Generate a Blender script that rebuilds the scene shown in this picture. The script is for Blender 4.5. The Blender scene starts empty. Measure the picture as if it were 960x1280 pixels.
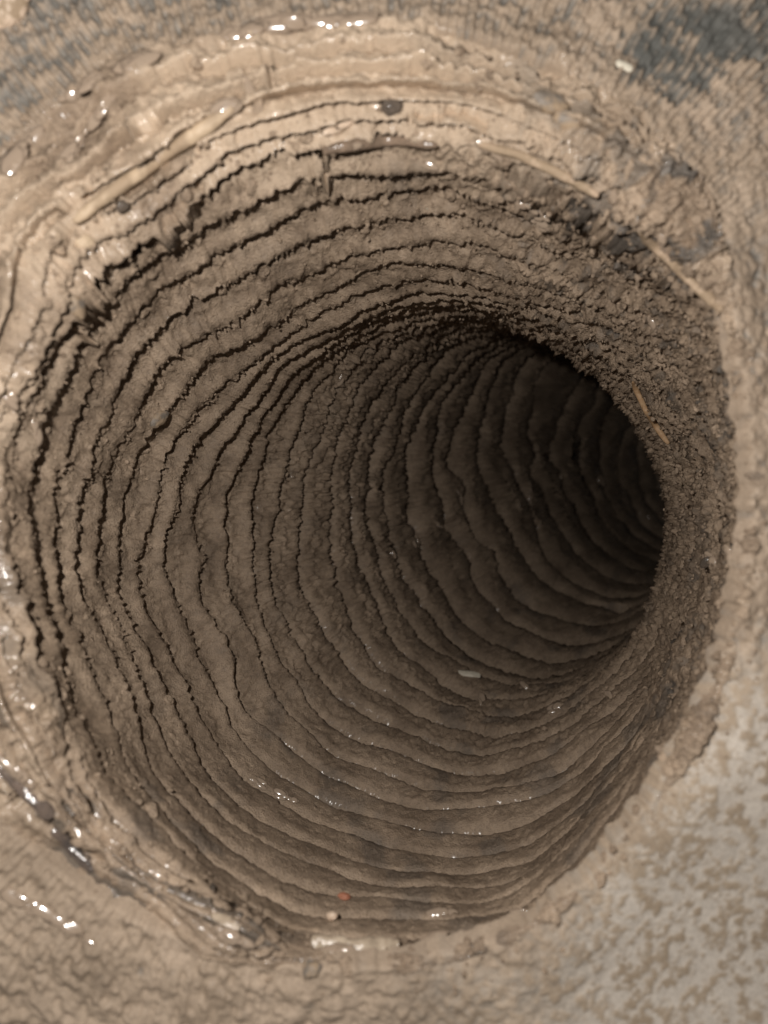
import bpy, math, random
import numpy as np
from mathutils import Vector, Matrix

random.seed(7)
rng = np.random.default_rng(7)
sc = bpy.context.scene
COL = sc.collection
S = 0.10            # metres per hole radius
F = 924.4           # focal length in pixels of a 960 x 1280 picture (26 mm equivalent)
D0 = 1.72           # camera height above the ground, in hole radii
rad = math.radians

# ------------------------------------------------------------------ camera
cd = bpy.data.cameras.new("camera")
cam = bpy.data.objects.new("camera", cd); COL.objects.link(cam)
cam.location = (0, 0, D0 * S); cam.rotation_euler = (0, 0, 0)
cd.sensor_fit = 'VERTICAL'; cd.sensor_height = 36; cd.sensor_width = 27; cd.lens = 26
cd.clip_start = 0.005; cd.clip_end = 50
cd.dof.use_dof = True; cd.dof.focus_distance = 0.30; cd.dof.aperture_fstop = 11.0
sc.camera = cam
# ------------------------------------------------------------------ world: faint overcast dusk fill
w = bpy.data.worlds.new("World"); sc.world = w; w.use_nodes = True
bg = w.node_tree.nodes["Background"]
bg.inputs[0].default_value = (0.75, 0.87, 1.0, 1); bg.inputs[1].default_value = 0.022
# ------------------------------------------------------------------ the phone's flash
ld = bpy.data.lights.new("flash", 'POINT'); ld.shadow_soft_size = 0.0028
ld.energy = 2.35; ld.color = (1.0, 0.95, 0.90)
flash = bpy.data.objects.new("flash", ld); COL.objects.link(flash)
flash.location = (-0.027, 0.024, D0 * S + 0.002)
sc.view_settings.view_transform = 'Standard'; sc.view_settings.look = 'None'
sc.view_settings.exposure = 0; sc.view_settings.gamma = 1

# ------------------------------------------------------------------ noise
def _hash(x, y, z, s):
    h = (x * np.int64(374761393) + y * np.int64(668265263) + z * np.int64(2147483647) + np.int64(s) * np.int64(1274126177))
    h = (h ^ (h >> 13)) * np.int64(1274126177)
    h = h ^ (h >> 16)
    return (h & 0xFFFF).astype(np.float32) / 32767.5 - 1.0
def vnoise(P, scale, seed=0):
    """smooth value noise in [-1,1] for an (...,3) array"""
    shp = P.shape[:-1]
    Q = (P.reshape(-1, 3) * scale + 100.37 + seed * 7.13)
    I = np.floor(Q).astype(np.int64); f = (Q - I).astype(np.float32)
    u = f * f * f * (f * (f * 6 - 15) + 10)
    out = np.zeros(len(Q), np.float32)
    for dx in (0, 1):
        wx = u[:, 0] if dx else 1 - u[:, 0]
        for dy in (0, 1):
            wy = wx * (u[:, 1] if dy else 1 - u[:, 1])
            for dz in (0, 1):
                wz = wy * (u[:, 2] if dz else 1 - u[:, 2])
                out += wz * _hash(I[:, 0] + dx, I[:, 1] + dy, I[:, 2] + dz, seed)
    return out.reshape(shp)
def fbm(P, scale, seed=0, octaves=3, gain=0.5):
    a, t, r = 1.0, 0.0, 0
    for o in range(octaves):
        r = r + a * vnoise(P, scale * 2.03 ** o, seed + 31 * o); t += a; a *= gain
    return r / t * 1.6
def sstep(a, b, x):
    t = np.clip((x - a) / (b - a), 0, 1); return t * t * (3 - 2 * t)

# ------------------------------------------------------------------ the hole as a family of rings
# twelve points per key ring (right, counter-clockwise), read as picture coordinates at a depth (in hole radii)
PXK = [
 # t, Dc, tiltx, tilty, points
 (-3.0, 1.705, 0, 0, [(946,650),(918,398),(840,180),(575,40),(240,60),(5,205),(-95,560),(-70,860),(65,1085),(365,1212),(664,1160),(871,924)]),
 (-1.5, 1.640, 0, 0, [(942,650),(912,404),(806,216),(568,108),(285,130),(58,275),(-36,560),(-12,830),(108,1047),(372,1194),(661,1157),(868,921)]),
 (0.0, 1.77, 0, 0, [(938,650),(905,410),(775,258),(560,182),(330,205),(110,345),(22,560),(40,800),(150,1010),(380,1172),(658,1154),(864,918)]),
 (2.0, 2.08, 0.04, 0, [(922,650),(885,440),(755,308),(548,246),(345,292),(168,405),(82,590),(98,800),(205,1002),(415,1125),(650,1108),(842,895)]),
 (5.0, 2.62, 0.14, 0.02, [(893,650),(850,482),(722,390),(548,352),(365,402),(248,500),(188,630),(206,815),(305,967),(477,1050),(672,1040),(832,865)]),
 (8.0, 3.18, 0.22, 0.05, [(866,650),(824,512),(716,424),(580,384),(435,418),(342,505),(297,640),(318,790),(405,905),(545,965),(690,945),(818,822)]),
 (11.5, 4.0, 0.30, 0.08, [(833,650),(799,537),(725,452),(622,412),(522,434),(456,505),(427,610),(442,725),(502,822),(605,872),(712,854),(800,775)]),
 (14.5, 5.05, 0.38, 0.10, [(862,622),(832,520),(762,440),(672,416),(598,438),(548,498),(524,588),(540,690),(598,775),(690,818),(780,790),(842,722)]),
 (17.5, 6.4, 0.46, 0.12, [(905,590),(870,510),(800,450),(722,430),(665,445),(637,492),(622,560),(650,640),(705,715),(780,747),(850,715),(890,660)]),
 (22.0, 9.4, 0.5, 0.14, [(930,580),(915,530),(880,490),(840,480),(805,495),(785,525),(775,570),(785,615),(810,655),(850,675),(890,660),(920,625)]),
 (26.0, 11.0, 0.5, 0.14, [(985,570),(972,535),(945,512),(918,505),(890,515),(876,535),(868,565),(877,595),(895,620),(922,635),(950,625),(972,600)]),
]
TK = np.array([k[0] for k in PXK])
def periodic_cr(pts, phi):
    n = len(pts); u = (phi / (2 * np.pi) * n) % n
    i = np.floor(u).astype(int); f = (u - i)[:, None]
    p0, p1, p2, p3 = (pts[(i + d) % n] for d in (-1, 0, 1, 2))
    return 0.5 * (2 * p1 + (p2 - p0) * f + (2 * p0 - 5 * p1 + 4 * p2 - p3) * f ** 2 + (3 * p1 - p0 - 3 * p2 + p3) * f ** 3)
def unproj(px, py, D):
    return np.stack([(px - 480) / F * D, (640 - py) / F * D, D0 - D], -1)
class Rings:
    def __init__(self, phi):
        self.phi = phi
        ks = []
        for t, Dc, tx, ty, pts in PXK:
            p = periodic_cr(np.array(pts, float), phi)
            bulge = 0.0
            if t == -1.5:      # the collar stands proud on the left and the top only
                bulge = 0.055 * sstep(-0.9, 0.35, np.cos(phi - rad(150)))
                D = 1.712 - bulge
            else:
                D = Dc - tx * np.cos(phi) - ty * np.sin(phi)
            ks.append(unproj(p[:, 0], p[:, 1], D * np.ones_like(phi)))
        self.K = np.array(ks)                       # (nk, M, 3) in hole radii
        dt = np.diff(TK)[:, None, None]
        sl = np.diff(self.K, axis=0) / dt
        T = np.empty_like(self.K)
        T[0] = sl[0]; T[-1] = sl[-1]
        T[1:-1] = (sl[:-1] * dt[1:] + sl[1:] * dt[:-1]) / (dt[1:] + dt[:-1])
        self.T = T
    def __call__(self, t):                          # t (rows, M)
        t = np.clip(t, TK[0] - .6, TK[-1])
        i = np.clip(np.searchsorted(TK, t, side='right') - 1, 0, len(TK) - 2)
        h = TK[i + 1] - TK[i]; u = (t - TK[i]) / h
        j = np.broadcast_to(np.arange(t.shape[1]), t.shape)
        a, b, ta, tb = self.K[i, j], self.K[i + 1, j], self.T[i, j], self.T[i + 1, j]
        u = u[..., None]; h = h[..., None]
        return ((2*u**3 - 3*u**2 + 1) * a + (u**3 - 2*u**2 + u) * h * ta + (-2*u**3 + 3*u**2) * b + (u**3 - u**2) * h * tb)

def angw(phi, c, half, soft=25):
    d = np.abs((np.degrees(phi) - c + 180) % 360 - 180)
    return 1 - sstep(half, half + soft, d)

ALLP = []            # world points of the built surfaces, for setting things down on them
def grid_mesh(name, V, mat, attrs, parent=None, closed=True):
    """V (rows, M, 3) world coordinates -> one mesh, wrapped round in the second axis"""
    R, M = V.shape[:2]
    me = bpy.data.meshes.new(name)
    me.vertices.add(R * M); me.vertices.foreach_set("co", np.ascontiguousarray(V.reshape(-1), dtype=np.float32))
    idx = np.arange(R * M).reshape(R, M); nx = np.roll(idx, -1, 1)
    q = np.stack([idx[:-1], idx[1:], nx[1:], nx[:-1]], -1).reshape(-1, 4)
    me.loops.add(q.size); me.loops.foreach_set("vertex_index", q.reshape(-1).astype(np.int32))
    me.polygons.add(len(q)); me.polygons.foreach_set("loop_start", np.arange(0, q.size, 4, dtype=np.int32))
    me.update(calc_edges=True)
    me.polygons.foreach_set("use_smooth", np.ones(len(q), bool))
    for k, a in attrs.items():
        me.attributes.new(k, 'FLOAT', 'POINT').data.foreach_set("value", np.ascontiguousarray(a.reshape(-1), dtype=np.float32))
    me.materials.append(mat)
    o = bpy.data.objects.new(name, me); COL.objects.link(o)
    if parent: o.parent = parent
    return o

# ------------------------------------------------------------------ materials
def new_mat(name):
    m = bpy.data.materials.new(name); m.use_nodes = True
    nt = m.node_tree; b = nt.nodes["Principled BSDF"]
    return m, nt, b
def nd(nt, typ, **kw):
    n = nt.nodes.new(typ)
    for k, v in kw.items():
        if k.startswith('_'): setattr(n, k[1:], v)
        else: n.inputs[k].default_value = v
    return n
def noise_node(nt, co, scale, detail=3, rough=0.55):
    n = nd(nt, 'ShaderNodeTexNoise', Scale=scale, Detail=detail, Roughness=rough)
    nt.links.new(co, n.inputs['Vector']); return n.outputs['Fac']
def ramp(nt, fac, stops):
    r = nt.nodes.new('ShaderNodeValToRGB'); e = r.color_ramp.elements
    while len(e) < len(stops): e.new(0.5)
    for el, (p, c) in zip(e, stops):
        el.position = p; el.color = c if len(c) == 4 else (*c, 1)
    nt.links.new(fac, r.inputs[0]); return r.outputs[0]
def mixc(nt, fac, a, b, mode='MIX'):
    m = nt.nodes.new('ShaderNodeMix'); m.data_type = 'RGBA'; m.blend_type = mode
    for sock, v in ((m.inputs[0], fac), (m.inputs[6], a), (m.inputs[7], b)):
        if hasattr(v, 'is_linked'): nt.links.new(v, sock)
        else: sock.default_value = v if not isinstance(v, tuple) else (*v, 1)
    return m.outputs[2]
def maths(nt, op, a, b=0.0, c=0.0, clamp=False):
    m = nt.nodes.new('ShaderNodeMath'); m.operation = op; m.use_clamp = clamp
    for s, v in zip(m.inputs, (a, b, c)):
        if hasattr(v, 'is_linked'): nt.links.new(v, s)
        else: s.default_value = v
    return m.outputs[0]
def attr(nt, name):
    a = nt.nodes.new('ShaderNodeAttribute'); a.attribute_name = name; return a.outputs['Fac']
def grey(v): return (v, v, v)

def clay_material():
    m, nt, b = new_mat("wet_clay")
    co = nt.nodes.new('ShaderNodeTexCoord').outputs['Object']
    n1 = noise_node(nt, co, 60, 4); n2 = noise_node(nt, co, 420, 3); n3 = noise_node(nt, co, 1700, 2); n4 = noise_node(nt, co, 160, 4, .65)
    col = ramp(nt, n1, [(.3, (.225, .165, .115)), (.5, (.325, .243, .172)), (.7, (.405, .305, .218))])
    g = ramp(nt, n2, [(.3, grey(.72)), (.55, grey(1.0)), (.75, grey(1.12))])
    col = mixc(nt, .8, col, g, 'MULTIPLY')
    g3 = ramp(nt, n3, [(.32, grey(.62)), (.5, grey(1.0)), (.75, grey(1.1))])
    col = mixc(nt, .55, col, g3, 'MULTIPLY')
    dk = attr(nt, "dark")
    col = mixc(nt, dk, col, (.085, .078, .070))
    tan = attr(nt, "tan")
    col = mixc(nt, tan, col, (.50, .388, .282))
    nt.links.new(col, b.inputs['Base Color'])
    wet = attr(nt, "wet")
    r = maths(nt, 'MULTIPLY_ADD', n4, -.25, .80)
    r = maths(nt, 'MULTIPLY_ADD', wet, -.58, r, True)
    nt.links.new(maths(nt, 'MAXIMUM', r, .10), b.inputs['Roughness'])
    b.inputs['Specular IOR Level'].default_value = .35
    nt.links.new(maths(nt, 'MULTIPLY', wet, .8), b.inputs['Coat Weight'])
    b.inputs['Coat Roughness'].default_value = .13
    hgt = maths(nt, 'ADD', maths(nt, 'MULTIPLY', n2, .5), maths(nt, 'MULTIPLY', n3, .5))
    bp = nd(nt, 'ShaderNodeBump', Distance=.0018)
    nt.links.new(maths(nt, 'MULTIPLY_ADD', wet, -.5, .75, True), bp.inputs['Strength'])
    nt.links.new(hgt, bp.inputs['Height']); nt.links.new(bp.outputs[0], b.inputs['Normal'])
    return m
def ground_material():
    m, nt, b = new_mat("mud_spattered_ground")
    co = nt.nodes.new('ShaderNodeTexCoord').outputs['Object']
    n1 = noise_node(nt, co, 45, 4); n2 = noise_node(nt, co, 330, 3); n3 = noise_node(nt, co, 1400, 2)
    mud = ramp(nt, n1, [(.3, (.265, .203, .147)), (.5, (.345, .266, .195)), (.7, (.425, .332, .25))])
    slate = ramp(nt, n2, [(.3, (.135, .125, .110)), (.7, (.225, .205, .178))])
    slate = mixc(nt, attr(nt, 'slate'), slate, ramp(nt, n2, [(.3, (.075, .075, .068)), (.7, (.125, .122, .110))]))
    paleb = ramp(nt, n2, [(.3, (.45, .395, .335)), (.7, (.55, .49, .42))])
    palem = ramp(nt, n1, [(.3, (.28, .215, .152)), (.7, (.38, .30, .218))])
    pale = attr(nt, "pale")
    base = mixc(nt, pale, slate, paleb); mudc = mixc(nt, pale, mud, palem)
    col = mixc(nt, attr(nt, "mud"), base, mudc)
    g = ramp(nt, n3, [(.3, grey(.72)), (.6, grey(1.05))])
    col = mixc(nt, .6, col, g, 'MULTIPLY')
    nt.links.new(col, b.inputs['Base Color'])
    wet = attr(nt, "wet")
    r = maths(nt, 'MULTIPLY_ADD', n2, -.2, .82)
    nt.links.new(maths(nt, 'MAXIMUM', maths(nt, 'MULTIPLY_ADD', wet, -.6, r, True), .1), b.inputs['Roughness'])
    b.inputs['Specular IOR Level'].default_value = .3
    bp = nd(nt, 'ShaderNodeBump', Strength=.6, Distance=.0012)
    nt.links.new(maths(nt, 'MULTIPLY_ADD', pale, -.4, .6), bp.inputs['Strength'])
    nt.links.new(maths(nt, 'ADD', maths(nt, 'MULTIPLY', n2, .6), maths(nt, 'MULTIPLY', n3, .25)), bp.inputs['Height'])
    nt.links.new(bp.outputs[0], b.inputs['Normal'])
    return m
def simple_mat(name, c1, c2, scale, rough, bump=.4, mud=0.0, spec=.4):
    m, nt, b = new_mat(name)
    co = nt.nodes.new('ShaderNodeTexCoord').outputs['Object']
    n1 = noise_node(nt, co, scale, 4, .6); n2 = noise_node(nt, co, scale * 4, 3)
    col = ramp(nt, n1, [(.3, c1), (.7, c2)])
    if mud:
        f = ramp(nt, noise_node(nt, co, scale * .8, 3), [(.60 - mud * .4, grey(0)), (.72 - mud * .4, grey(1))])
        col = mixc(nt, f, col, (.30, .22, .145))
        rr = maths(nt, 'MULTIPLY_ADD', f, .75 - rough, rough)
        nt.links.new(rr, b.inputs['Roughness'])
    else:
        b.inputs['Roughness'].default_value = rough
    nt.links.new(col, b.inputs['Base Color'])
    b.inputs['Specular IOR Level'].default_value = spec
    bp = nd(nt, 'ShaderNodeBump', Strength=bump, Distance=.0008)
    nt.links.new(n2, bp.inputs['Height']); nt.links.new(bp.outputs[0], b.inputs['Normal'])
    return m
CLAY = clay_material(); GROUND = ground_material()

# ------------------------------------------------------------------ borehole: one mesh per clay ridge
hole = bpy.data.objects.new("borehole", None); COL.objects.link(hole)
hole.location = (0, 0, 0)
hole["label"] = "deep round hole with stepped ridges of wet brown clay bending away into the dark"
hole["category"] = "hole"

# torn furrows in the collar: line, half width (picture pixels), depth
FURROWS = [([(-10,350),(60,282),(118,222),(172,165),(255,130)], 5, .05), ([(70,308),(150,240),(205,205),(240,182)], 9, .07), ([(112,365),(180,318),(230,262),(255,232)], 5, .05),
           ([(402,182),(402,215),(392,245)], 5, .06), ([(640,208),(690,232),(735,254)], 7, .06), ([(0,905),(60,985),(130,1060),(205,1112)], 5, .05), ([(20,890),(95,985),(180,1078),(262,1132)], 4, .04),
           ([(70,1062),(120,1104)], 7, .05), ([(-5,985),(55,1035)], 8, .06), ([(40,1100),(75,1135)], 4, .04), ([(262,1140),(320,1190),(400,1205)], 5, .04), ([(720,238),(790,300),(850,350)], 6, .05),
           ([(95,350),(85,390),(100,420)], 6, .05), ([(515,150),(560,140),(610,155)], 5, .04), ([(330,110),(350,85),(360,70)], 6, .03)]
def furrow(P):
    D = D0 - P[..., 2]; px = 480 + P[..., 0] / D * F; py = 640 - P[..., 1] / D * F
    px = px + 7 * vnoise(P, 14, 120) + 4 * vnoise(P, 45, 121); py = py + 7 * vnoise(P, 14, 122) + 4 * vnoise(P, 45, 123)
    out = np.zeros(px.shape)
    for line, hw, dep in FURROWS:
        best = np.full(px.shape, 1e9)
        for (x0, y0), (x1, y1) in zip(line[:-1], line[1:]):
            dx, dy = x1 - x0, y1 - y0
            u = np.clip(((px - x0) * dx + (py - y0) * dy) / (dx * dx + dy * dy), 0, 1)
            best = np.minimum(best, np.hypot(px - x0 - u * dx, py - y0 - u * dy))
        wv = hw * (.75 + .6 * vnoise(P, 9, 124))
        out = np.maximum(out, 2.0 * dep * (1 - sstep(.45, 1.0, best / np.maximum(wv, 1))))
    return out
TS = [-3.0, -2.45, -1.9, -1.4, -.9, -.45, 0.0] + [round(.85 * k, 3) for k in range(1, 31)]
def regions(phi):
    ph = phi[None, :]
    return (angw(ph, 115, 70, 40), angw(ph, 180, 60, 30), angw(ph, 282, 35, 35), angw(ph, 22, 42, 28))
def lip_fields(rings, t, reg):
    """raggedness and step height of the lip that lies at ring t"""
    top, left, bot, right = reg
    L = rings(np.full((1, len(rings.phi)), t))
    wide = .85 if t >= 0 else (.5 if t > -.6 else .30)
    if t >= 10: wide = .9
    jag = .10 * fbm(L, 7, 11, 2) + .05 * fbm(L, 26, 12, 2, .7) + .065 * vnoise(L, 70, 14) + .15 * np.maximum(0, vnoise(L, 120, 15)) - .02
    rag = (.30 + .75 * np.maximum(top, left)) * (1 - .7 * right) * (1 - .65 * bot)
    amp = .057 + .018 * vnoise(L, 2.3, 21) + .030 * vnoise(L, 6.5, 22)
    amp = amp * (1 + .35 * sstep(5, 12, t)) + .040 * sstep(5, 11, t)
    if t <= 0.5: amp = amp * 1.0 + .004
    amp = amp * (1 - .30 * sstep(7, 3, t))
    if -1.2 < t < 3: amp = amp * (1 - .75 * sstep(-.05, .45, vnoise(L, 4.2, 27)) * sstep(3, 1.2, t))
    amp = np.clip(amp, .012, .15) * (1 - .60 * right * (1 if t < 12 else .3)) * (1 + .55 * bot)
    if t <= .5: amp = amp * np.clip(np.linalg.norm(rings.K[0] - rings.K[2], axis=1) / .30 - .15, .06, 1)[None, :]
    if t < -.1: amp = amp * (1 + .9 * sstep(-.1, .6, vnoise(L, 3.3, 25)))
    if t <= -3: amp = amp * 0
    return L, jag * rag * wide, amp
def ridge(i):
    k, k1 = TS[i], TS[i + 1]; dk = k1 - k
    M = 1800 if k < 9 else (1500 if k < 14 else 1100)
    if k < 0: M = 1500
    phi = np.linspace(0, 2 * np.pi, M, endpoint=False)
    rings = Rings(phi); ph = phi[None, :]
    reg = top, left, bot, right = regions(phi)
    # profile: start under the last lip, run out over the ledge, round the lip, tuck under it
    n = (18 if k >= 0 else 13) if k < 12 else 11
    us = np.linspace(0, 1, n); us = us ** 1.7 if k < 0 else us + .09 * np.sin(us * 4 * np.pi) * -.5
    tau = list(-.05 + us * 1.02); la = list(us ** 6); lb = list((1 - us) ** 6)
    hh = list((1 - us) ** 1.05); cr = list(sstep(0, .12, us))
    for a, b_, c in ((.99, .02, .8), (1.0, .12, .6), (1.0, .32, .4), (.99, .55, .3), (.97, .8, .15), (.95, 1.0, 0)):
        tau.append(a); hh.append(b_); la.append(1.0); lb.append(0.0); cr.append(c)
    slot = np.array([0] * n + [1] * 6)[:, None]
    tau, hh, la, lb, cr = (np.array(x)[:, None] for x in (tau, hh, la, lb, cr))
    T = k + dk * tau + 0 * ph
    P0 = rings(T)
    wav = .30 * vnoise(P0, 1.9, 3) + .19 * vnoise(P0, 5.0, 4)
    wav = wav * (1 - .45 * bot) * sstep(-3.2, -1.5, T)
    Lb, jb, ampp = lip_fields(rings, k, reg)
    L, ja, amp = lip_fields(rings, k1, reg)
    Tw = T + wav + ja * la + jb * lb
    P = rings(Tw)
    e = .03
    dT = rings(Tw + e) - P
    P1 = rings(T + wav); dP = np.roll(P1, -1, 1) - np.roll(P1, 1, 1)
    N = np.cross(dT, dP); N /= np.linalg.norm(N, axis=-1, keepdims=True) + 1e-12
    bl = sstep(0, .8, tau)
    A = ampp * (1 - bl) + amp * bl
    pos = (Tw - wav - k) / dk
    roll = np.clip(bot * .75 + .85 * sstep(6, 13, T) * (1 - bot), 0, 1)
    def prof(p, d, deep):
        ramp = 1 - p
        bead = (1 - sstep(-.02, .24, p)) + 1.05 * np.clip(p, 0, 1.2) ** 8
        ramp = ramp - .30 * np.exp(-((p - .86) / .13) ** 2)
        return ramp * (1 - roll) + bead * roll + deep * np.clip(1 - np.maximum(d, 0) / (.12 if k < 0 else .22), 0, 1) ** 2
    def deep_of(t):                                     # the lips of the rim stand over real cracks
        return 1.9 if t < -.3 else (.8 if t < 1 else .35)
    jn = jb * lb / dk
    Hr = prof(pos, pos - jn + .05, deep_of(k)) * A       # the ledge is smooth, only its edge is ragged
    Hl = prof(1 + ja / dk, 9.0, 0) * amp
    Hs = prof(-.05 + ja / dk, 0, deep_of(k1)) * amp      # floor of the slot under the lip
    H = np.where(slot > 0, Hl * (1 - hh) + hh * Hs, Hr)
    crumb = (1.0 + 2.0 * sstep(6, 12, T) + .9 * right * (1 if k < 11 else .3) + .25 * top) * (1 - .5 * bot)
    h = .024 * vnoise(P, 3.1, 41) + .008 * vnoise(P, 8.5, 42)
    lump = fbm(P, 24, 43, 3, .65)
    h = h + cr * crumb * (-.0055 * lump - .005 * np.maximum(0, vnoise(P, 50, 47)) - .0045 * vnoise(P, 100, 48))
    # crumbly clods on the upper right wall
    cl = np.abs(vnoise(P, 13, 57)) + .6 * np.abs(vnoise(P, 27, 58))
    h = h + cr * right * sstep(11, 6, T) * (-.020 * (cl - .4))
    if k < 5:   # drag marks across the first ledges of the left wall
        st = vnoise(np.stack([np.cos(ph) * 60 + 0 * T, np.sin(ph) * 60 + 0 * T, Tw * 1.2], -1), 1.0, 51)
        h = h + cr * .004 * st * left
    if k < 0:
        h = h + cr * (1 - right) * (.022 * fbm(P, 5.5, 44, 3) + .012 * np.abs(vnoise(P, 14, 45)))
        h = h * 1.2 - .018 * cr * np.maximum(0, vnoise(P, 6, 55)) * (1 - right)
    Q = P + N * (H + h)[..., None]
    if k < 2:
        fr = furrow(P); Q[..., 2] -= fr
    V = Q * S
    # colour and wetness of the clay, with furrow shade and mouth light painted in
    str1 = vnoise(np.stack([np.cos(ph) * 5 + 0 * Tw, np.sin(ph) * 5 + 0 * Tw, Tw * 2.2], -1), 1.0, 61)
    str2 = fbm(P, 7, 62, 3)
    spk = fbm(P, 30, 63, 2)
    wet = .5 * sstep(.3, .8, str1) + .6 * sstep(.40, .72, spk)
    wet = (wet * (.35 + .65 * sstep(2.5, -1, T)) + .08) * (1 - .5 * bot * sstep(0, 1, T))
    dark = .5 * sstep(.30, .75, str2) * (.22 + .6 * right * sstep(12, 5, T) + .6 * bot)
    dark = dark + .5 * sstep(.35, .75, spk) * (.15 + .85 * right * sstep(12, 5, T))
    if k < 3:
        dark = dark + angw(phi, 55, 32, 18) * sstep(.28, .62, fbm(P, 11, 69, 3, .65)) * .85 * sstep(3, 1, T)
    if k < 1:
        ll = angw(phi, 236, 36, 18)
        dark = dark + .5 * sstep(.01, .05, fr) * sstep(-.1, .5, vnoise(P, 8, 126))  # shade inside the furrows, painted into the clay colour in patches
        s2 = vnoise(np.stack([np.cos(ph) * 9 + 0 * Tw, np.sin(ph) * 9 + 0 * Tw, Tw * 3.2], -1), 1.0, 68)
        dark = dark + ll * .7 * sstep(.1, .5, s2) * sstep(.3, -.4, T)
        wet = wet + ll * .75 * sstep(-.1, .4, s2)
    tan = sstep(-.5, .6, fbm(P, 4.5, 66, 2)) * sstep(3.0, -1.0, T) * .75 * (1 - bot) * (1 - .6 * right)  # tan mud film, made paler towards the mouth to paint in brighter light
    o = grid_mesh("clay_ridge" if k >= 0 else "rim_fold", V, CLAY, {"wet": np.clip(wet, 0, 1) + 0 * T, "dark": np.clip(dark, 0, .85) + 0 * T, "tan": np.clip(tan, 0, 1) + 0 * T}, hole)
    ALLP.append(V.reshape(-1, 3).astype(np.float32))
    return o
for i in range(len(TS) - 1):
    ridge(i)

# ------------------------------------------------------------------ the ground round the hole, one sheet
def ground():
    M = 1700
    phi = np.linspace(0, 2 * np.pi, M, endpoint=False)
    K = np.array(PXK[0][4], float)
    p = periodic_cr(K, phi)
    c = np.array([455., 640.])
    d = p - c; L = np.linalg.norm(d, axis=1, keepdims=True); d = d / L
    rho = np.concatenate([[-9, -3], np.linspace(1, 360, 205), np.linspace(364, 560, 40), np.geomspace(570, 8000, 26)])
    Pe = unproj(p[:, 0], p[:, 1], np.full(M, 1.7))
    rr = angw(phi, 330, 50, 15)
    p = p + d * ((7 * vnoise(Pe, 11, 91) + 6 * vnoise(Pe, 27, 92) + 4 * vnoise(Pe, 60, 93) - 3) * (.35 + .65 * rr) - 5 * rr)[:, None]
    px = p[None, :, 0] + d[None, :, 0] * rho[:, None]; py = p[None, :, 1] + d[None, :, 1] * rho[:, None]
    P = unproj(px, py, np.full(px.shape, 1.705)); P[..., 2] = 0.015
    pr = rho[:, None]; ph = phi[None, :]
    r_all = (L[:, 0][None, :] + pr)
    fade = 1 - sstep(420, 620, pr)
    # pale region, lower right
    pale = sstep(-60, 120, (px - 790) * .70 + (py - 985) * .72 + 55 * fbm(P, 3.2, 71, 3) + 0 * px) * sstep(520, 800, px) 
    pale = np.maximum(pale, .75 * sstep(1130, 1230, py + 40 * vnoise(P, 4, 73)) * sstep(420, 640, px) * .6)
    # ribs in rows round the hole, broken into dabs
    arc = ph * 460.0
    Q = np.stack([np.cos(ph) * 30 + 0 * pr, np.sin(ph) * 30 + 0 * pr, pr / 13.0 + 0 * ph], -1)
    warp = vnoise(P, 5, 74) * .8
    ribs = np.cos(ph * 330 + warp * 4.0 + vnoise(P, 11, 79) * 1.5) * .5 + .5
    dab = vnoise(Q, 1.9, 75) * .45 + fbm(P, 24, 76, 3, .6) * .7
    ribw = angw(phi, 105, 45, 30)[None, :] + .7 * angw(phi, 235, 25, 15)[None, :]
    t_ = dab + ribw * (ribs - .5) * .5
    cover = .12 + .30 * angw(phi, 20, 55, 30) + .85 * angw(phi, 240, 45, 25) - .0 * angw(phi, 110, 25, 20)
    cover = cover[None, :] - .7 * sstep(60, 25, np.hypot((px - 945) / 1.2, py - 40)) - .9 * sstep(75, 35, np.hypot((px - 850) / 1.25, py - 62)) - .45 * sstep(60, 25, np.hypot(px - 700, py - 140))
    bare = np.maximum(sstep(85, 40, np.hypot((px - 850) / 1.3, py - 62) + 14 * vnoise(P, 9, 95)), .8 * sstep(60, 25, np.hypot((px - 945) / 1.2, py - 40) + 12 * vnoise(P, 12, 96)))
    # thick dabs close to the hole edge
    cover = cover + .25 * sstep(50, 5, pr)
    mud = sstep(-.60, .60, t_ + cover)
    flakes = fbm(P, 50, 78, 3, .65)
    mud = mud * (1 - pale) + pale * sstep(-.35, .6, flakes + .2 * sstep(120, 10, pr) + .15 * vnoise(P, 6, 77))
    hgt = mud * (.009 * (1 - pale) + .002 * pale) + .007 * fbm(P, 17, 81, 3, .6) * mud * (1 - .97 * pale) + .006 * fbm(P, 46, 82, 2) * (1 - .93 * pale)
    hgt = hgt + ribw * .007 * ribs * (1 - pale) * fade + .03 * vnoise(P, 2.2, 83) * fade * sstep(0, 60, pr)
    hgt = hgt + .014 * sstep(-5, 30, pr) * sstep(110, 20, pr) * angw(phi, 320, 40, 25)[None, :] * (.6 + .8 * vnoise(P, 7, 84))
    hgt = hgt * fade
    P[..., 2] += hgt - .05 * sstep(0, -9, pr)
    wet = .25 * sstep(.2, .6, fbm(P, 9, 85, 2)) * (1 - pale) + .75 * sstep(30, 4, pr) * angw(phi, 125, 45, 20)[None, :] * sstep(-.3, .3, vnoise(P, 20, 86))
    o = grid_mesh("muddy_ground", P * S, GROUND, {"mud": mud, "pale": pale + 0 * ph, "slate": bare, "wet": np.clip(wet, 0, 1)})
    o["kind"] = "structure"; o["label"] = "mud spattered ribbed ground around the mouth of the hole"
    ALLP.append((P * S)[:240].reshape(-1, 3).astype(np.float32))
ground()

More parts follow.
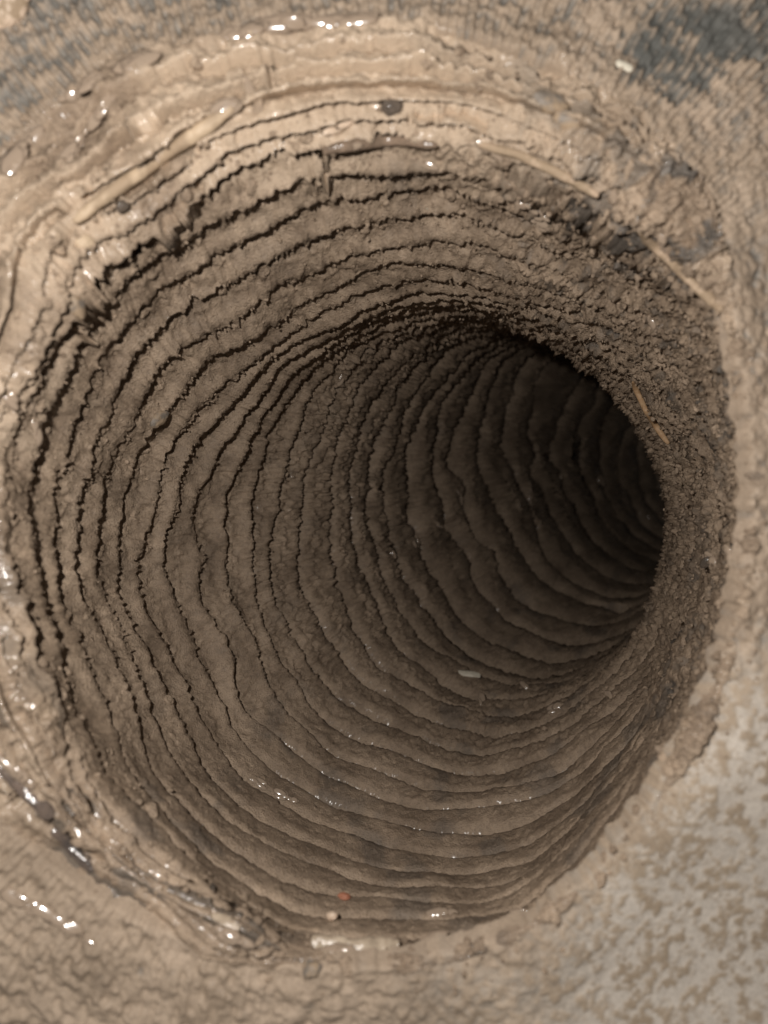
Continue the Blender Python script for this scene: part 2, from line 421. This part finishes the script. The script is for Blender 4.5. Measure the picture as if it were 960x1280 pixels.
# ------------------------------------------------------------------ setting things down on the surface
CELL = 5
NX, NY = 1200 // CELL, 1520 // CELL
pts = np.concatenate(ALLP)
Dd = D0 - pts[:, 2] / S
ppx = 480 + pts[:, 0] / S / Dd * F; ppy = 640 - pts[:, 1] / S / Dd * F
ci = ((ppx + 120) // CELL).astype(int); cj = ((ppy + 120) // CELL).astype(int)
ok = (ci >= 0) & (ci < NX) & (cj >= 0) & (cj < NY) & (Dd > .5)
depth = np.full(NX * NY, 99.0)
np.minimum.at(depth, cj[ok] * NX + ci[ok], Dd[ok])
depth = depth.reshape(NY, NX)
def surf(px, py):
    j, i = int((py + 120) // CELL), int((px + 120) // CELL)
    w_ = depth[max(j - 1, 0):j + 2, max(i - 1, 0):i + 2]
    D = float(np.median(w_[w_ < 90])) if (w_ < 90).any() else 1.7
    return D
def at(px, py, lift=0.0):
    D = surf(px, py) - lift
    return Vector(((px - 480) / F * D * S, (640 - py) / F * D * S, (D0 - D) * S)), D
def normal_at(px, py, r=9):
    a, b, c, d = (at(px + dx, py + dy)[0] for dx, dy in ((-r, 0), (r, 0), (0, -r), (0, r)))
    n = (b - a).cross(c - d)
    if n.length < 1e-12: return Vector((0, 0, 1))
    n.normalize()
    v = Vector((0, 0, D0 * S)) - at(px, py)[0]; v.normalize()
    n = n if n.dot(v) > 0 else -n
    n = (n + v * .5).normalized()
    return n
def mesh_obj(name, verts, faces, mat, label=None, cat=None, group=None, smooth=True, loc=None):
    me = bpy.data.meshes.new(name)
    loc = Vector(loc) if loc is not None else Vector((0, 0, 0))
    me.from_pydata([tuple(Vector(v) - loc) for v in verts], [], faces); me.update()
    if smooth: me.polygons.foreach_set("use_smooth", [True] * len(me.polygons))
    me.materials.append(mat)
    o = bpy.data.objects.new(name, me); o.location = loc; COL.objects.link(o)
    if label: o["label"] = label
    if cat: o["category"] = cat
    if group: o["group"] = group
    return o
import bmesh
def ico(sub):
    bm = bmesh.new(); bmesh.ops.create_icosphere(bm, subdivisions=sub, radius=1.0)
    v = np.array([x.co[:] for x in bm.verts]); bm.verts.index_update()
    f = [[q.index for q in p.verts] for p in bm.faces]; bm.free(); return v, f
ICO3, ICO1 = ico(4), ico(1)
def stone(name, label, cat, px, py, w_, h_, mat, ang=0, thick=.6, sink=.3, seed=0, angular=.0, group=None):
    """an uneven stone about w_ x h_ picture pixels large, sunk into the clay"""
    p, D = at(px, py); n = normal_at(px, py)
    k = D / F * S
    v = ICO3[0].copy()
    if angular:
        rg = np.random.default_rng(seed)
        for _ in range(11):      # flatten facets
            q = rg.normal(size=3); q /= np.linalg.norm(q); c = rg.uniform(.55, .85)
            dd = v @ q; v = v - np.maximum(dd - c, 0)[:, None] * q * angular
    v = v * (1 + .16 * vnoise(v, 1.3, 200 + seed) + .07 * vnoise(v, 3.3, 201 + seed) + .03 * vnoise(v, 8, 202 + seed))[:, None]
    hw, hh_ = w_ / 2 * k, h_ / 2 * k; th = min(hw, hh_) * thick
    v = v * np.array([hw, hh_, th])
    xax = Vector((math.cos(rad(ang)), math.sin(rad(ang)), 0)); xax = (xax - n * xax.dot(n)).normalized(); yax = n.cross(xax)
    base = p + n * th * (1 - 2 * sink)
    V = [base + xax * a + yax * b + n * c for a, b, c in v]
    return mesh_obj(name, V, ICO3[1], mat, label, cat, group, loc=p)
def strand(name, label, cat, path, width, mat, lift=.35, flat=1.0, seed=0, ring=16, steps=70, knot=.12, taper=(.6, .5), group=None):
    """a root, straw or splinter lying along a line on the surface"""
    path = np.array(path, float)
    t = np.linspace(0, len(path) - 1, steps)
    def cr(c):
        i = np.clip(t.astype(int), 0, len(path) - 2); f = t - i
        g = lambda d: path[np.clip(i + d, 0, len(path) - 1), c]
        return .5 * (2*g(0) + (g(1)-g(-1))*f + (2*g(-1)-5*g(0)+4*g(1)-g(2))*f**2 + (3*g(0)-g(-1)-3*g(1)+g(2))*f**3)
    xs, ys = cr(0), cr(1)
    Ds = np.array([surf(x, y) for x, y in zip(xs, ys)])
    for _ in range(60): Ds[1:-1] = .25 * Ds[:-2] + .5 * Ds[1:-1] + .25 * Ds[2:]
    k = Ds / F
    C = unproj(xs, ys, Ds - width * k * lift) * S
    V, Fc = [], []
    for a in range(steps):
        tg = Vector(C[min(a + 1, steps - 1)] - C[max(a - 1, 0)]).normalized()
        view = (Vector((0, 0, D0 * S)) - Vector(C[a])).normalized()
        side = tg.cross(view).normalized(); up = side.cross(tg).normalized()
        u = a / (steps - 1)
        tp = 1 - taper[0] * max(0, 1 - u * 5) ** 2 - taper[1] * max(0, 1 - (1 - u) * 5) ** 2
        if a in (0, steps - 1): tp *= .25
        for b in range(ring):
            th = 2 * math.pi * b / ring
            q = np.array([[a * .11 + seed * 9, math.cos(th) * .8, math.sin(th) * .8]])
            r = width / 2 * k[a] * S * tp * (1 + knot * float(vnoise(q, 1.0, 300 + seed)[0]) + knot * .6 * float(vnoise(q, 3.1, 301 + seed)[0]))
            V.append(Vector(C[a]) + side * r * math.cos(th) + up * r * flat * math.sin(th))
    for a in range(steps - 1):
        for b in range(ring):
            c = (b + 1) % ring
            Fc.append((a * ring + b, (a + 1) * ring + b, (a + 1) * ring + c, a * ring + c))
    Fc.append(tuple(range(ring))); Fc.append(tuple((steps - 1) * ring + b for b in reversed(range(ring))))
    return mesh_obj(name, V, Fc, mat, label, cat, group, loc=V[0])

PALE_ROOT = simple_mat("pale_root", (.38, .27, .185), (.56, .42, .30), 200, .5, .5, mud=.45)
MUDDY_ROOT = simple_mat("muddy_root", (.40, .30, .20), (.52, .40, .275), 120, .55, .6, mud=.55)
STRAW = simple_mat("straw", (.34, .20, .10), (.50, .34, .20), 700, .45, .4)
WET_DARK = simple_mat("wet_dark_wood", (.055, .048, .045), (.16, .12, .095), 200, .16, .25, spec=.6)
PALE_CHIP = simple_mat("pale_chip", (.52, .39, .28), (.68, .54, .42), 300, .35, .5, mud=.25)
WET_BROWN = simple_mat("wet_brown_wood", (.10, .075, .055), (.27, .195, .14), 160, .2, .4, spec=.6)
WET_CHIP = simple_mat("wet_chip", (.30, .235, .17), (.50, .41, .31), 220, .22, .4, spec=.6)
GREY_STONE = simple_mat("grey_stone", (.16, .135, .11), (.25, .21, .17), 250, .5, .5, mud=.45)
WET_STONE = simple_mat("wet_stone", (.055, .045, .038), (.14, .11, .085), 250, .12, .1, spec=.6)
RED_STONE = simple_mat("red_stone", (.30, .12, .07), (.40, .18, .11), 300, .5, .4)
WHITE_STONE = simple_mat("white_stone", (.55, .50, .40), (.70, .64, .52), 300, .45, .4)
TAN_CLAY = simple_mat("tan_clay", (.40, .305, .205), (.52, .40, .28), 200, .6, .7)

strand("root", "thick pale muddy root lying slantwise along the upper left rim", "root", [(92,278),(135,243),(188,206),(240,170),(292,135)], 17, MUDDY_ROOT, .32, .8, 1, knot=.22)
strand("root", "long thin pale root bowed along the top right of the rim beside dark wet clay", "root", [(596,181),(640,191),(682,209),(716,226),(748,246)], 11, PALE_ROOT, .5, .8, 2, knot=.15, taper=(.8, .6))
strand("root", "short ringed pale root stub pressed into the right hand rim below the bowed root", "root", [(800,292),(832,322),(866,354),(902,388)], 12, PALE_ROOT, .45, .8, 3, knot=.25, taper=(.8, .3))
strand("straw", "thin orange brown straw stuck to the right wall beside the dark opening", "straw", [(791,477),(803,504),(818,530),(836,555)], 7, STRAW, .9, .8, 4, knot=.1)
strand("wood_splinter", "thin glossy brown wet splinter of wood lying across the top of the rim", "splinter", [(403,188),(440,181),(490,176),(548,182)], 12, WET_BROWN, .22, .55, 5, knot=.3, taper=(.3, .8))
strand("bark_strip", "dark wet strip of bark at the left edge of the lower left rim", "bark", [(-8,948),(28,985),(66,1022)], 17, WET_DARK, .1, .45, 6, knot=.25)
strand("bark_strip", "shorter dark wet strip of bark half buried below the other at lower left", "bark", [(66,1036),(92,1062),(118,1088)], 13, WET_DARK, .05, .45, 7, knot=.25)
strand("wood_chip", "flat glossy tan wood chip lying along the bottom of the rim", "wood chip", [(388,1178),(425,1182),(465,1184),(498,1180)], 20, WET_CHIP, .15, .5, 8, knot=.3, taper=(.3, .6))
stone("pebble", "round dark wet pebble with a bright glint above the wood splinter", "pebble", 489, 134, 26, 24, WET_STONE, 0, .8, .3, 1)
stone("stone_chip", "pale broken chip of stone left of the pebble on top of the rim", "stone chip", 428, 157, 56, 20, PALE_CHIP, 4, .7, .35, 2, .8)
stone("pebble", "small pale tan pebble below the thick muddy root", "pebble", 106, 303, 24, 15, TAN_CLAY, 20, .8, .3, 3)
stone("pebble", "small shiny wet pebble in the furrow under the thick muddy root", "pebble", 152, 257, 18, 14, WET_STONE, 25, .8, .3, 4)
stone("stone", "smooth grey brown stone embedded in the ridges of the left wall", "stone", 199, 523, 30, 17, GREY_STONE, 15, .6, .4, 5)
stone("stone", "dark grey stone in a black socket at the upper left of the rim", "stone", 97, 384, 24, 32, GREY_STONE, 10, .6, .45, 6, .5)
stone("stone_chip", "pale flat chip of stone on the lower floor of the hole", "stone chip", 586, 843, 30, 11, WHITE_STONE, -6, .5, .3, 7, .7)
stone("pebble", "tiny cream pebble near the bottom rim", "pebble", 415, 1146, 15, 12, PALE_CHIP, 0, .8, .3, 8)
stone("pebble", "small brick red pebble on the bottom ledge", "pebble", 430, 1122, 16, 12, RED_STONE, 10, .7, .35, 9, .6)
stone("stone_chip", "shiny brownish chip of stone on the lower left rim", "stone chip", 283, 1153, 44, 18, WET_CHIP, -20, .5, .4, 10, .8)
stone("pebble", "dark round pebble below the flat wood chip at the bottom rim", "pebble", 391, 1212, 24, 22, GREY_STONE, 0, .8, .35, 11)
stone("stone", "larger grey brown stone sunk in the mud at the upper right", "stone", 688, 128, 52, 30, GREY_STONE, -15, .5, .45, 12, .4)
stone("stone", "smaller dark stone just below the larger grey brown one at the upper right", "stone", 709, 152, 36, 20, GREY_STONE, -20, .5, .45, 13, .4)
stone("stone_chip", "small white glossy chip on the ground beside the bare slate patch", "stone chip", 781, 83, 24, 11, WHITE_STONE, -20, .6, .35, 14, .6)
stone("pebble", "black wet pebble with glints low on the right wall", "pebble", 884, 702, 22, 14, WET_STONE, 0, .8, .35, 15, .5)
stone("stone", "pale stone cut off by the top left corner", "stone", -8, 2, 110, 62, PALE_CHIP, 24, .5, .3, 16)

# ------------------------------------------------------------------ crumbs of clay
def crumbs():
    v0, f0 = ICO1; f0 = np.array(f0)
    Vs, Fs, n = [], [], 0
    def put(px, py, size):
        nonlocal n
        p, D = at(px, py)
        r = size * D / F * S
        nn = normal_at(px, py)
        v = v0 * (1 + rng.uniform(-.35, .35, (len(v0), 1))) * r * rng.uniform(.6, 1.2, 3)
        th = rng.uniform(0, 6.28); c, s_ = math.cos(th), math.sin(th)
        v = v @ np.array([[c, -s_, 0], [s_, c, 0], [0, 0, 1]])
        Vs.append(v + np.array(p + nn * r * .2)); Fs.append(f0 + n); n += len(v)
    K0 = periodic_cr(np.array(PXK[2][4], float), np.linspace(0, 2 * np.pi, 720, endpoint=False))
    KA = periodic_cr(np.array(PXK[6][4], float), np.linspace(0, 2 * np.pi, 720, endpoint=False))
    for _ in range(2000):       # upper right wall
        a = int(np.clip(rng.normal(30, 32), -30, 100)) * 2 % 720
        u = rng.beta(1.0, 1.5)
        q = K0[a] * (1 - u) + KA[a] * u
        put(q[0] + rng.normal() * 6, q[1] + rng.normal() * 6, rng.lognormal(.10, .55))
    for _ in range(900):        # mouth of the hole
        a = rng.integers(0, 720); q = K0[a] + (K0[a] - np.array([470, 660])) * rng.normal(0.04, .05)
        put(q[0], q[1], rng.lognormal(.35, .55))
    for _ in range(1200):       # ledges
        a = rng.integers(150, 420); u = rng.uniform(0, .95)
        q = K0[a] * (1 - u) + KA[a] * u
        put(q[0], q[1], rng.lognormal(.1, .45))
    vb, fb = ico(2); fb = np.array(fb)
    KO = periodic_cr(np.array(PXK[0][4], float), np.linspace(0, 2 * np.pi, 720, endpoint=False))
    for j in range(1500):       # clods pressed out over the mouth
        a = int(rng.choice([rng.normal(25, 30), rng.normal(75, 20), rng.normal(140, 30), rng.normal(225, 18), rng.normal(285, 15), rng.normal(330, 25)])) * 2 % 720
        u = rng.normal(.3, .45);
        if 245 < a / 2 < 350 and u > .9: continue
        q = K0[a] * (1 - u) + KO[a] * u + rng.normal(size=2) * 7
        dn = vnoise(np.array([[q[0], q[1], 0.0]]), 1 / 45.0, 97)[0]
        if dn < .05: continue
        p, D = at(q[0], q[1]); nn = normal_at(q[0], q[1])
        r = min(rng.lognormal(.95, .55), 8.0) * D / F * S
        v = vb * (1 + .35 * vnoise(vb + j * 3.7, 1.6, 98) + .18 * vnoise(vb + j * 3.7, 4.1, 99))[:, None]
        x = nn.orthogonal().normalized(); y = nn.cross(x); th = rng.uniform(0, 6.28)
        x, y = x * math.cos(th) + y * math.sin(th), y * math.cos(th) - x * math.sin(th)
        v = v * np.array([r * rng.uniform(.9, 1.7), r, r * rng.uniform(.45, .8)])
        Vs.append(v @ np.array([x, y, nn]) + np.array(p)); Fs.append(fb + n); n += len(v)
    me = bpy.data.meshes.new("clay_crumbs")
    me.from_pydata(np.concatenate(Vs).tolist(), [], np.concatenate(Fs).tolist()); me.materials.append(CLAY)
    me.update()
    o = bpy.data.objects.new("clay_crumbs", me); COL.objects.link(o); o["kind"] = "stuff"
    o["label"] = "loose crumbs of brown clay scattered over the wall and rim"
crumbs()

# ------------------------------------------------------------------ glossy beads added to make the glints
def put_glint_beads():
    m, nt, b = new_mat("wet_mud_film")      # opaque glossy mud colour for the added beads
    b.inputs['Base Color'].default_value = (.30, .23, .17, 1); b.inputs['Roughness'].default_value = .13
    b.inputs['Specular IOR Level'].default_value = 1.0
    v0, f0 = ico(2); f0 = np.array(f0)
    Vs, Fs, n = [], [], 0
    clusters = [((80,125),(125,100),6,9),((145,90),(180,72),9,11),((285,45),(345,28),8,9),((345,30),(385,27),8,11),((400,27),(465,24),6,9),((0,215),(45,165),12,12),
                ((80,205),(135,128),9,9),((280,138),(292,132),3,11),((310,108),(312,112),2,9),((0,950),(40,985),8,8),((270,1160),(312,1182),8,9),((415,1186),(432,1184),4,8),
                ((40,505),(50,560),5,7),((10,500),(25,515),4,8),((665,275),(685,285),5,6),((880,695),(895,705),6,5),((905,680),(915,702),4,4),((545,1142),(565,1138),4,8),
                ((535,1174),(550,1172),3,7),((825,940),(832,944),3,5),((690,885),(702,880),4,5),((640,1140),(655,1140),2,5),((765,240),(765,244),2,6),((812,395),(818,410),4,5),
                ((0,1110),(110,1172),14,9),((631,603),(640,628),2,4),((661,612),(668,630),2,3),((574,618),(580,634),2,3.5),((549,655),(553,662),2,3),((519,674),(523,684),2,3.5),((490,688),(495,700),2,3.5),((748,598),(752,604),2,4),((700,590),(702,598),1,3),((800,640),(806,644),1,3),((300,962),(330,985),4,4),((345,990),(370,1002),3,4),((600,860),(604,880),2,4),((655,852),(658,856),2,4),((760,865),(762,868),2,4),((430,470),(425,478),2,4),((640,245),(690,282),5,5),((535,262),(545,268),2,4),((605,180),(620,195),3,5),((825,295),(830,310),3,6),((430,190),(500,176),6,7),((500,194),(545,210),4,6),((30,190),(20,205),3,10)]
    for a, c, k, size in clusters:
        for _ in range(int(k * 2.4)):
            u = rng.normal(rng.choice([.2, .5, .8]), .09); px = a[0] * (1 - u) + c[0] * u + rng.normal() * 1.8; py = a[1] * (1 - u) + c[1] * u + rng.normal() * 1.8
            p, D = at(px, py); nn = normal_at(px, py)
            r = size * rng.uniform(.35, 1.25) * D / F * S
            vw = (Vector((-.0135, .014, D0 * S)) - p).normalized(); nn = (nn * .55 + vw * .75).normalized()
            x = Vector((c[0] - a[0] + .01, a[1] - c[1], 0)); x = (x - nn * x.dot(nn)).normalized(); y = nn.cross(x)
            v = v0 * np.array([r * rng.uniform(.9, 2.4), r * rng.uniform(.5, .9), r * .16]) * (1 + .2 * vnoise(v0 + n, 1.7, 110))[:, None]
            M3 = np.array([x, y, nn]); Vs.append(v @ M3 + np.array(p)); Fs.append(f0 + n); n += len(v)
    me = bpy.data.meshes.new("glint_beads")
    me.from_pydata(np.concatenate(Vs).tolist(), [], np.concatenate(Fs).tolist()); me.materials.append(m)
    me.polygons.foreach_set("use_smooth", [True] * len(me.polygons)); me.update()
    o = bpy.data.objects.new("glint_beads", me); COL.objects.link(o); o["kind"] = "stuff"
    o["label"] = "opaque glossy mud-coloured beads added to catch glints on the wet rim"
put_glint_beads()
